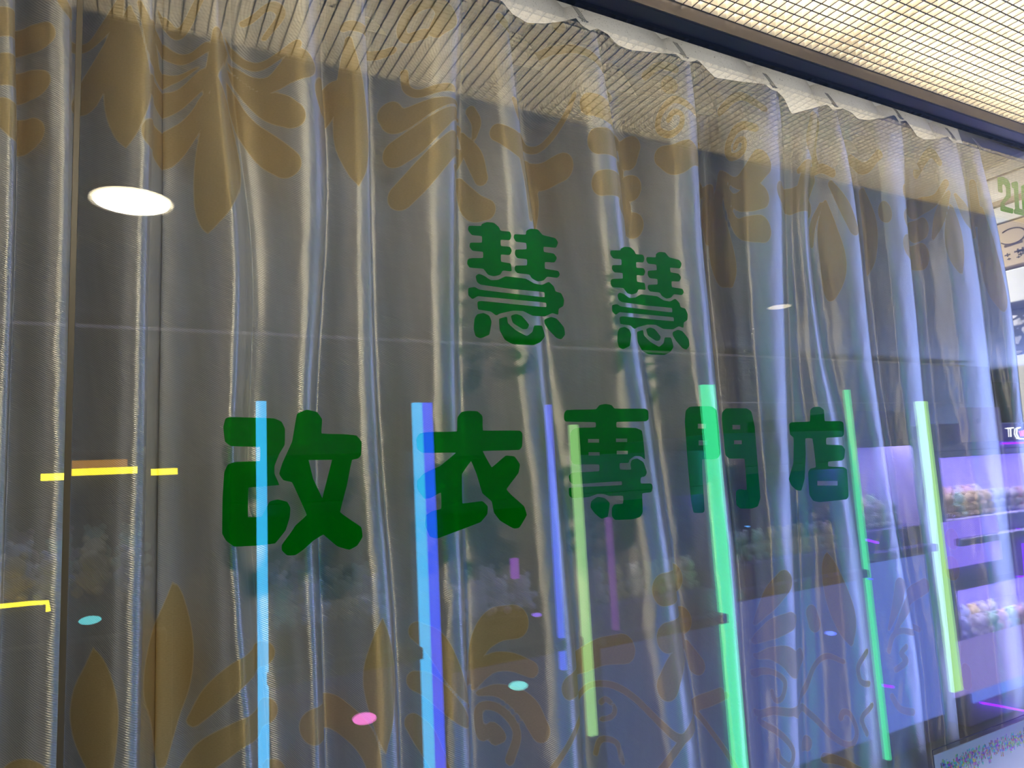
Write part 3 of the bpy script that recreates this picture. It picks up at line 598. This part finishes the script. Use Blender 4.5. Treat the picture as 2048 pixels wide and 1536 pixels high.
for k in range(14):
    p = SW(2010 + k * 2.6, 493 - k * 0.8); add_box(bm, (XW - 0.001, p[1] - 0.002, p[2] - 0.004), (XW - 0.0002, p[1] + 0.002, p[2] + 0.004))
for (px, py, s) in ((2015, 510, .006), (2018, 518, .004), (2036, 502, .008), (2042, 508, .006), (2046, 500, .01), (2037, 514, .004)):
    p = SW(px, py); add_box(bm, (XW - 0.001, p[1] - s * 1.4, p[2] - s * .35), (XW - 0.0002, p[1] + s * 1.4, p[2] + s * .35)); add_box(bm, (XW - 0.001, p[1] - s * .3, p[2] - s), (XW - 0.0002, p[1] + s * .3, p[2] + s))
finish('carton_print', bm, M_INK, ct)
tag(box('storage_box', (XW, Y0, zat(605)), (2.94, Y1, zat(538)), M_WHITE, bevel=0.004), 'smooth white storage box under the tan carton', 'box')
M_FLOR = bpy.data.materials.new('floral_print_cloth'); M_FLOR.use_nodes = True
def _flor(nt):
    b = nt.nodes['Principled BSDF']; v = nt.nodes.new('ShaderNodeTexVoronoi'); v.inputs['Scale'].default_value = 26; tc = nt.nodes.new('ShaderNodeTexCoord'); r = nt.nodes.new('ShaderNodeValToRGB')
    e = r.color_ramp.elements; e[0].position = 0.25; e[0].color = (0.75, 0.72, 0.72, 1); e[1].position = 0.42; e[1].color = (0.03, 0.035, 0.04, 1)
    n = nt.nodes.new('ShaderNodeTexNoise'); n.inputs['Scale'].default_value = 8; mx = nt.nodes.new('ShaderNodeMix'); mx.data_type = 'RGBA'; mx.blend_type = 'LINEAR_LIGHT'; mx.inputs[0].default_value = 0.12
    nt.links.new(tc.outputs['Object'], n.inputs['Vector']); nt.links.new(tc.outputs['Object'], mx.inputs[6]); nt.links.new(n.outputs['Color'], mx.inputs[7]); nt.links.new(mx.outputs[2], v.inputs['Vector'])
    nt.links.new(v.outputs['Distance'], r.inputs[0]); nt.links.new(r.outputs[0], b.inputs['Base Color'])
_flor(M_FLOR.node_tree)
bm = bmesh.new(); zc = (zat(612) + zat(705)) / 2; rr = (zat(612) - zat(705)) / 2
tube_mesh(bm, [(XW + rr, Y0 + (Y1 - Y0) * i / 8, zc) for i in range(9)], rr, 28)
tag(finish('fabric_roll', bm, M_FLOR, None, True), 'dark roll of cloth with pale flowers under the white storage box', 'fabric roll')
tag(box('side_counter', (XW, Y0, 0.0), (2.94, Y1, zat(712)), mat('counter_white', (0.6, 0.6, 0.62), 0.5)), 'pale tall cabinet carrying the boxes past the end of the curtain', 'cabinet')

# notice card standing on the inside of the glass, lower right corner
M_CARD = bpy.data.materials.new('printed_card'); M_CARD.use_nodes = True
def card():
    p0 = P(1868, 1512, 0.03); p1 = P(2100, 1419, 0.03); z = (p0[2] + P(2048, 1440, 0.03)[2]) / 2; x0, x1 = p0[0], p1[0] + 0.3
    root = empty('notice_card', ((x0 + x1) / 2, 0.03, z - 0.3)); tag(root, 'white card with many-coloured flowers along its top edge, lower right corner of the window', 'card')
    box('card_sheet', (x0, 0.030, z - 0.42), (x1, 0.032, z), mat('card_white', (0.75, 0.73, 0.80), 0.5), root)
    nt = M_CARD.node_tree; b = nt.nodes['Principled BSDF']; v = nt.nodes.new('ShaderNodeTexVoronoi'); v.inputs['Scale'].default_value = 230; tc = nt.nodes.new('ShaderNodeTexCoord')
    h = nt.nodes.new('ShaderNodeHueSaturation'); h.inputs['Saturation'].default_value = 1.2; h.inputs['Value'].default_value = 1.0
    nt.links.new(tc.outputs['Object'], v.inputs['Vector']); nt.links.new(v.outputs['Color'], h.inputs['Color']); nt.links.new(h.outputs[0], b.inputs['Base Color'])
    bm = bmesh.new(); r = np.random.RandomState(4)
    for k in range(230):
        x = x0 + 0.012 + 0.36 * k / 230; zz = z - 0.012 - 0.022 * r.rand(); hgt = 0.008 + 0.016 * r.rand()
        add_box(bm, (x, 0.0290, zz - hgt), (x + 0.0022, 0.0298, zz))
    finish('flower_strip', bm, M_CARD, root)['label'] = 'strip of many-coloured flowers'
    cl = M_DARK
    bm = bmesh.new(); tube_mesh(bm, [(x0 - 0.008, 0.028, z - 0.42), (x0 - 0.006, 0.028, z + 0.012), (x1, 0.028, z + 0.012)], 0.0009, 6); finish('card_sleeve_edge', bm, cl, root)
card()

# ------------------------------------------------------------------ arcade across the corridor (seen mirrored in the glass)
DA = 1.5             # distance of the cabinet fronts from the glass
M_BODY = mat('cabinet_black', (0.02, 0.02, 0.025), 0.4)
M_VIOLET = mat('cabinet_violet', (0.16, 0.12, 0.55), 0.4)
M_LILAC = mat('cabinet_lilac', (0.45, 0.40, 0.80), 0.5)
CYAN = (0.05, 0.50, 1.0); BLUE = (0.02, 0.07, 1.0); INDIGO = (0.08, 0.12, 1.0); LIME = (0.50, 1.0, 0.36); GREEN = (0.07, 1.0, 0.42); MAG = (0.55, 0.10, 1.0); YEL = (1.0, 0.80, 0.02)
def bar(name, label, px0, px1, pyt, pyb, col, s, parent=None, slot=None, dist=DA):
    """upright LED tube whose mirror image spans px0..px1"""
    pm = (pyt + min(pyb, 1500)) / 2
    a = G(px0, pyt, dist); b = G(px1, pyt, dist)
    zb = G((px0 + px1) / 2, pyb, dist)[2] if pyb < 1536 else 0.02
    m = emis(name + '_glow', col, s * S_TUBE)
    w = b[0] - a[0]; bm = bmesh.new()
    add_box(bm, (a[0], -dist, zb), (b[0], -dist + min(0.02, w), a[2]))
    o = finish(name, bm, m)
    return tag(o, label, 'LED tube', 'upright LED tubes on the machines across the corridor')
bar('led_tube', 'sky-blue glowing tube mirrored over the first green character', 512, 531, 803, 1536, CYAN, 9)
bar('led_tube', 'sky-blue glowing tube beside the deep blue one', 824, 841, 806, 1536, CYAN, 9)
bar('led_tube', 'deep blue glowing tube, widest of the lower row', 841, 861, 806, 1536, BLUE, 9)
bar('led_tube', 'thin blue-violet glowing tube mirrored left of the third character', 1090, 1099, 810, 1345, INDIGO, 7)
bar('led_tube', 'yellow-green glowing tube mirrored over the third character', 1138, 1152, 850, 1480, LIME, 5)
bar('led_tube', 'bright mint green glowing tube mirrored over the fourth character', 1400, 1424, 770, 1536, GREEN, 7)
bar('led_tube', 'hair-thin green glowing tube mirrored right of the last character', 1688, 1694, 780, 1536, GREEN, 5)
bar('led_tube', 'pale lime glowing tube, rightmost mirrored in the window', 1830, 1848, 803, 1405, LIME, 5)
bar('led_tube', 'faint violet glowing tube mirrored under the third character', 1211, 1219, 1035, 1262, MAG, 1.6)
bar('led_tube', 'short magenta glowing tube mirrored under the second character', 1021, 1033, 1117, 1157, MAG, 3)

def toy_mesh(seed, col):
    bm = bmesh.new(); r = random.Random(seed)
    bmesh.ops.create_icosphere(bm, subdivisions=2, radius=0.045, matrix=Matrix.Diagonal((1, .9, .95, 1)))
    bmesh.ops.create_icosphere(bm, subdivisions=2, radius=0.034, matrix=Matrix.Translation((0, 0.012, 0.055)))
    for s in (-1, 1):
        bmesh.ops.create_icosphere(bm, subdivisions=1, radius=0.013, matrix=Matrix.Translation((s * .025, 0.008, .086)))
        bmesh.ops.create_icosphere(bm, subdivisions=1, radius=0.016, matrix=Matrix.Translation((s * .045, 0.02, .01)))
        bmesh.ops.create_icosphere(bm, subdivisions=1, radius=0.018, matrix=Matrix.Translation((s * .028, 0.035, -.03)))
    me = bpy.data.meshes.new('plush_toy'); bm.to_mesh(me); bm.free(); me.materials.append(mat('plush', col, 0.9)); me.polygons.foreach_set('use_smooth', [True] * len(me.polygons)); return me
TOYS = [toy_mesh(i, c) for i, c in enumerate([(.85, .82, .9), (.8, .55, .65), (.55, .6, .85), (.75, .6, .35), (.5, .75, .6)])]
TN = ['white', 'pink', 'pale blue', 'tan', 'mint']
def claw_machine(label, xa, xb, z0, z1, body, lamp, lstr, ntoys, where, back=None, dist=DA, low=None, glow=0):
    """z0..z1 is the glazed toy compartment"""
    root = empty('claw_machine', ((xa + xb) / 2, -dist - 0.35, 0)); tag(root, label, 'claw machine', 'claw machines across the corridor')
    y0, y1 = -dist - 0.02, -dist - 0.70
    if low:
        box('base', (xa, y1, 0), (xb, y0, low[0]), body, root, bevel=0.01)
        box('middle_panel', (xa, y1, low[1]), (xb, y0, z0), body, root, bevel=0.01)
    else: box('base', (xa, y1, 0), (xb, y0, z0), body, root, bevel=0.01)
    if glow: box('backlit_panel', (xa + 0.04, y0 + 0.0005, 0.12), (xb - 0.04, y0 + 0.004, (low[0] if low else z0) - 0.16), emis('backlit_panel_glow', (0.16, 0.24, 1.0), glow), root)  # glowing panel added for blue fill on the curtain and haze in the glass
    box('lamp_lip', (xa + 0.03, y0 - 0.012, z1 - 0.035), (xb - 0.03, y0 - 0.002, z1), body, root)
    if low: box('lamp_lip', (xa + 0.03, y0 - 0.012, low[1] - 0.035), (xb - 0.03, y0 - 0.002, low[1]), body, root)
    box('header', (xa, y1, z1), (xb, y0, z1 + 0.16), body, root, bevel=0.01)
    bm = bmesh.new(); add_box(bm, (xa, y1, z0), (xa + 0.03, y0, z1)); add_box(bm, (xb - 0.03, y1, z0), (xb, y0, z1)); add_box(bm, (xa, y1, z0), (xb, y1 + 0.02, z1)); finish('cabinet_shell', bm, back or body, root)
    box('lamp_strip', (xa + 0.06, y0 - 0.10, z1 - 0.02), (xb - 0.06, y0 - 0.04, z1 - 0.004), emis('cabinet_lamp', lamp, lstr * S_CAB), root)
    box('control_shelf', (xa + 0.02, y0, z0 - 0.14), (xb - 0.02, y0 + 0.07, z0 - 0.10), body, root, bevel=0.006)
    r = random.Random(int(xa * 100)); lv = [(z0, z1, ntoys, where)] + ([(low[0], low[1], ntoys, 'the lower half of ' + where)] if low else [])
    for (za, zb, nt_, wh) in lv:
        if za != z0:
            bm = bmesh.new(); add_box(bm, (xa, y1, za), (xa + 0.03, y0, zb)); add_box(bm, (xb - 0.03, y1, za), (xb, y0, zb)); add_box(bm, (xa, y1, za), (xb, y1 + 0.02, zb)); finish('lower_shell', bm, back or body, root)
            box('lamp_strip', (xa + 0.06, y0 - 0.10, zb - 0.02), (xb - 0.06, y0 - 0.04, zb - 0.004), emis('cabinet_lamp', lamp, lstr * S_CAB), root)
        nx = max(1, int((xb - xa - 0.10) / 0.098)); k = 0
        for lay in range(3):
            for i in range(nx):
                if k >= nt_: break
                ti = r.choice([0, 0, 0, 1, 2, 3, 4]); o = bpy.data.objects.new('plush_toy', TOYS[ti]); COL.objects.link(o)
                o.location = (xa + 0.095 + i * 0.098, y0 - 0.09 - 0.11 * lay, za + 0.047 + 0.03 * lay)
                o.rotation_euler = (0, 0, r.uniform(-.5, .5)); tag(o, 'small %s plush toy heaped in %s' % (TN[ti], wh), 'plush toy', '%s plush toys in %s' % (TN[ti], wh)); k += 1
    return root
def gx_(px, py=900): return G(px, py, DA)[0]
def gz_(py, px): return G(px, py, DA)[2]
WHT = (0.75, 0.72, 1.0)
claw_machine('dark claw machine mirrored in the left of the window, dim bluish toys', gx_(-60), gx_(350), gz_(1200, 200), gz_(1010, 200), M_BODY, (0.5, 0.65, 1.0), 3.0, 14, 'the left dark machine')
claw_machine('claw machine mirrored behind the first two characters', gx_(515), gx_(835), gz_(1250, 700), gz_(1000, 700), M_BODY, (0.45, 0.4, 1.0), 3.0, 10, 'the machine between the blue tubes', glow=0.14)
claw_machine('claw machine mirrored between the deep blue and lime tubes', gx_(870), gx_(1140), gz_(1240, 1000), gz_(1000, 1000), M_BODY, (0.45, 0.4, 1.0), 2.5, 8, 'the machine left of the lime tube', glow=0.25)
claw_machine('claw machine mirrored between the lime and mint green tubes', gx_(1165), gx_(1420), gz_(1200, 1300), gz_(980, 1300), M_VIOLET, (0.4, 0.5, 1.0), 6, 8, 'the machine left of the mint tube', glow=0.5)
claw_machine('violet claw machine mirrored right of the mint green tube', gx_(1440), gx_(1700), gz_(1120, 1560), gz_(930, 1560), M_VIOLET, (0.5, 0.5, 1.0), 10, 9, 'the machine right of the mint tube', glow=1.1)
claw_machine('violet claw machine with pale toys mirrored between the thin green and pale lime tubes', gx_(1708), gx_(1840), gz_(1060, 1770), gz_(880, 1770), M_VIOLET, WHT, 90, 9, 'the violet machine', M_LILAC, glow=1.8)
claw_machine('brightest violet claw machine heaped with white toys at the right edge of the window', gx_(1880), gx_(2200), gz_(1035, 1950), gz_(900, 1950), M_LILAC, WHT, 260, 24, 'the brightest machine', M_LILAC, low=(gz_(1300, 1950), gz_(1165, 1950)), glow=2.4)

def neon(label, pts, col, s, r=0.006, dist=DA):
    bm = bmesh.new(); tube_mesh(bm, [tuple(G(px, py, dist) + np.array([0, 0.012, 0])) for px, py in pts], r, 6)
    return tag(finish('neon_strip', bm, emis('neon_glow', col, s)), label, 'neon strip', 'neon strips on the machines')
neon('yellow neon strip ending in a short hook, lower left of the window', [(-40, 1214), (0, 1212), (60, 1206), (95, 1204), (97, 1222)], YEL, 9, 0.006)
def slab(label, px0, px1, py0, py1, col, s, cat='light strip', name='light_strip', dist=DA):
    a = G(px0, py0, dist); b = G(px1, py0, dist); zb = G(px0, py1, dist)[2]
    return tag(box(name, (a[0], -dist, zb), (b[0], -dist + 0.012, a[2]), emis(name + '_glow', col, s)), label, cat, name.replace('_', ' ') + 's on the machines')
slab('bright yellow light strip mirrored left of the silicone joint', 82, 132, 948, 962, YEL, 9)
slab('bright yellow light strip mirrored right of the silicone joint', 140, 275, 938, 952, YEL, 7)
slab('short yellow light strip mirrored at the dark fold', 302, 355, 938, 951, YEL, 7)
slab('dull amber flare above the yellow strip, put in as a glowing slab', 140, 255, 922, 937, (1.0, .45, .05), 1.6)  # flare around the yellow strip, built as an emissive slab
neon('violet neon dash between the thin green and pale lime tubes', [(1728, 1079), (1752, 1085)], (0.20, 0.0, 1.0), 8, .007)
neon('violet neon dash low by the thin green tube', [(1760, 1370), (1783, 1373)], (0.20, 0.0, 1.0), 8, .007)
neon('long slanting violet neon line above the white card', [(1960, 1405), (2000, 1412), (2060, 1424)], (0.20, 0.0, 1.0), 8, .006)
neon('violet neon line under the lit sign at the right edge', [(2002, 887), (2070, 885)], (0.20, 0.0, 1.0), 8, .006)
neon('violet neon line at the right edge above the violet bracket', [(2033, 1058), (2070, 1066)], (0.20, 0.0, 1.0), 8, .006)
neon('violet neon bracket at the right edge of the window', [(2060, 1086), (2044, 1088), (2047, 1120), (2049, 1152), (2032, 1153)], (0.20, 0.0, 1.0), 6, .005)
def lamp_dot(label, px, py, w, col, s):
    p = G(px, py, DA - 0.06); bm = bmesh.new(); bmesh.ops.create_uvsphere(bm, u_segments=16, v_segments=8, radius=1, matrix=Matrix.Translation(p) @ Matrix.Diagonal((w, w, w * 0.38, 1)))
    return tag(finish('arcade_button', bm, emis('button_glow', col, s), None, True), label, 'button', 'glowing arcade buttons')
lamp_dot('green and blue glowing button at the lower left', 180, 1241, 0.028, (.15, .75, .8), 4)
lamp_dot('pink and violet glowing button left of the leaf motif', 730, 1438, 0.038, (1.0, .2, .75), 5)
lamp_dot('mint glowing button low between the deep blue and lime tubes', 1038, 1372, 0.034, (.2, .8, .8), 5)
lamp_dot('blue glowing button low by the spiral motif', 1663, 1267, 0.024, (.12, .2, 1.0), 7)
lamp_dot('small violet glowing button left of the thin blue tube', 1075, 1230, 0.018, (.3, .15, 1.0), 4)
lamp_dot('small blue glowing button beside the thin green tube', 1742, 1158, 0.012, (.08, .1, 1.0), 6)
lamp_dot('tiny sky-blue glowing button right of the mint green tube', 1497, 1053, 0.010, (.1, .4, 1.0), 5)

# lit plastic panels of the violet machines
def panel(label, px0, px1, py0, py1, col, s):
    return slab(label, px0, px1, py0, py1, col, s, 'lit panel', 'lit_panel')
panel('violet backlit panel under the brightest toys', 1885, 1992, 1045, 1140, (.26, .18, 1.0), 3.0)
panel('lilac backlit panel low at the right edge of the window', 1895, 2060, 1290, 1400, (.40, .32, 1.0), 1.8)
panel('lilac square sign panel with a dark round hole mirrored at the right', 1915, 1995, 815, 885, (.35, .33, .85), 0.8)
bm = bmesh.new(); p = G(1957, 842, DA - 0.016); bmesh.ops.create_cone(bm, cap_ends=True, segments=32, radius1=0.018, radius2=0.018, depth=0.004, matrix=Matrix.Translation(p) @ Matrix.Rotation(math.pi / 2, 4, 'X'))
tag(finish('speaker_hole', bm, M_VIOLET), 'dark round speaker on the lilac square sign panel', 'speaker')
# long faint light line and trims on the opposite side
def hline(name, label, k0, py, th, col, s, dist, x0=-2.5, x1=7.0):
    z = G(k0, py, dist)[2]
    return tag(box(name, (x0, -dist - 0.02, z), (x1, -dist, z + th), emis(name + '_glow', col, s)), label, 'light strip')
hline('fascia_light', 'long dim horizontal light line high across the corridor', 1700, 722, 0.012, (.8, .75, 1.0), 0.30, 2.9)
hline('fascia_light', 'lower dim horizontal light line above the machines', 1700, 806, 0.006, (.6, .6, 1.0), 0.5, 2.9, 3.5)
lf = box('fascia_board', (-3.5, -3.0, 1.62), (7.5, -2.95, 2.3), mat('fascia_grey', (.12, .12, .14), .7)); tag(lf, 'dark fascia board above the machines across the corridor', 'fascia')

# round ceiling downlights of the corridor
def downlight(px, py, r, s, label):
    k = ray(px, py); Y = (2.355 - CAM[2]) / k[2] + CAM[1]; x = k[0] * (Y - CAM[1])
    root = empty('ceiling_downlight', (x, -Y, 2.355)); tag(root, label, 'downlight', 'round downlights in the corridor ceiling')
    bm = bmesh.new(); bmesh.ops.create_circle(bm, cap_ends=True, segments=48, radius=r, matrix=Matrix.Translation((x, -Y, 2.350))); finish('diffuser', bm, emis('downlight_glow', (1.0, .86, .60), s), root)
    bm = bmesh.new(); bmesh.ops.create_cone(bm, cap_ends=False, segments=48, radius1=r * 1.13, radius2=r * 1.0, depth=0.010, matrix=Matrix.Translation((x, -Y, 2.355))); finish('bezel', bm, M_WHITE, root)
downlight(264, 400, 0.100, 140, 'round white downlight mirrored at the upper left of the window')
downlight(1560, 612, 0.06, 3, 'small white downlight mirrored right of the upper characters')

# small lit sign over the rightmost machine
def lit_sign():
    a = G(2003, 848, DA); root = empty('lit_sign', (a[0], -DA + 0.01, a[2])); tag(root, 'small lit sign with white and pink strokes at the right edge of the window', 'sign')
    b = G(2110, 848, DA); zb = G(2003, 882, DA)[2]
    box('sign_board', (a[0], -DA, zb), (b[0], -DA + 0.01, a[2]), emis('sign_blue', (.08, .07, .6), 0.9), root)
    for nm, pts, c, e in (('white_stroke', [(2010, 857), (2022, 856)], (1, 1, 1), 6), ('white_stroke', [(2016, 857), (2017, 874)], (1, 1, 1), 6),
                      ('white_stroke', [(2036, 855), (2029, 858), (2028, 868), (2033, 877), (2042, 878)], (1, 1, 1), 7), ('pink_stroke', [(2038, 862), (2041, 872), (2046, 861), (2049, 873)], (1, .1, .5), 6)):
        bm = bmesh.new(); tube_mesh(bm, [tuple(G(px, py, DA) + np.array([0, 0.014, 0])) for px, py in pts], 0.004, 6)
        finish(nm, bm, emis(nm + '_glow', c, e), root)
lit_sign()
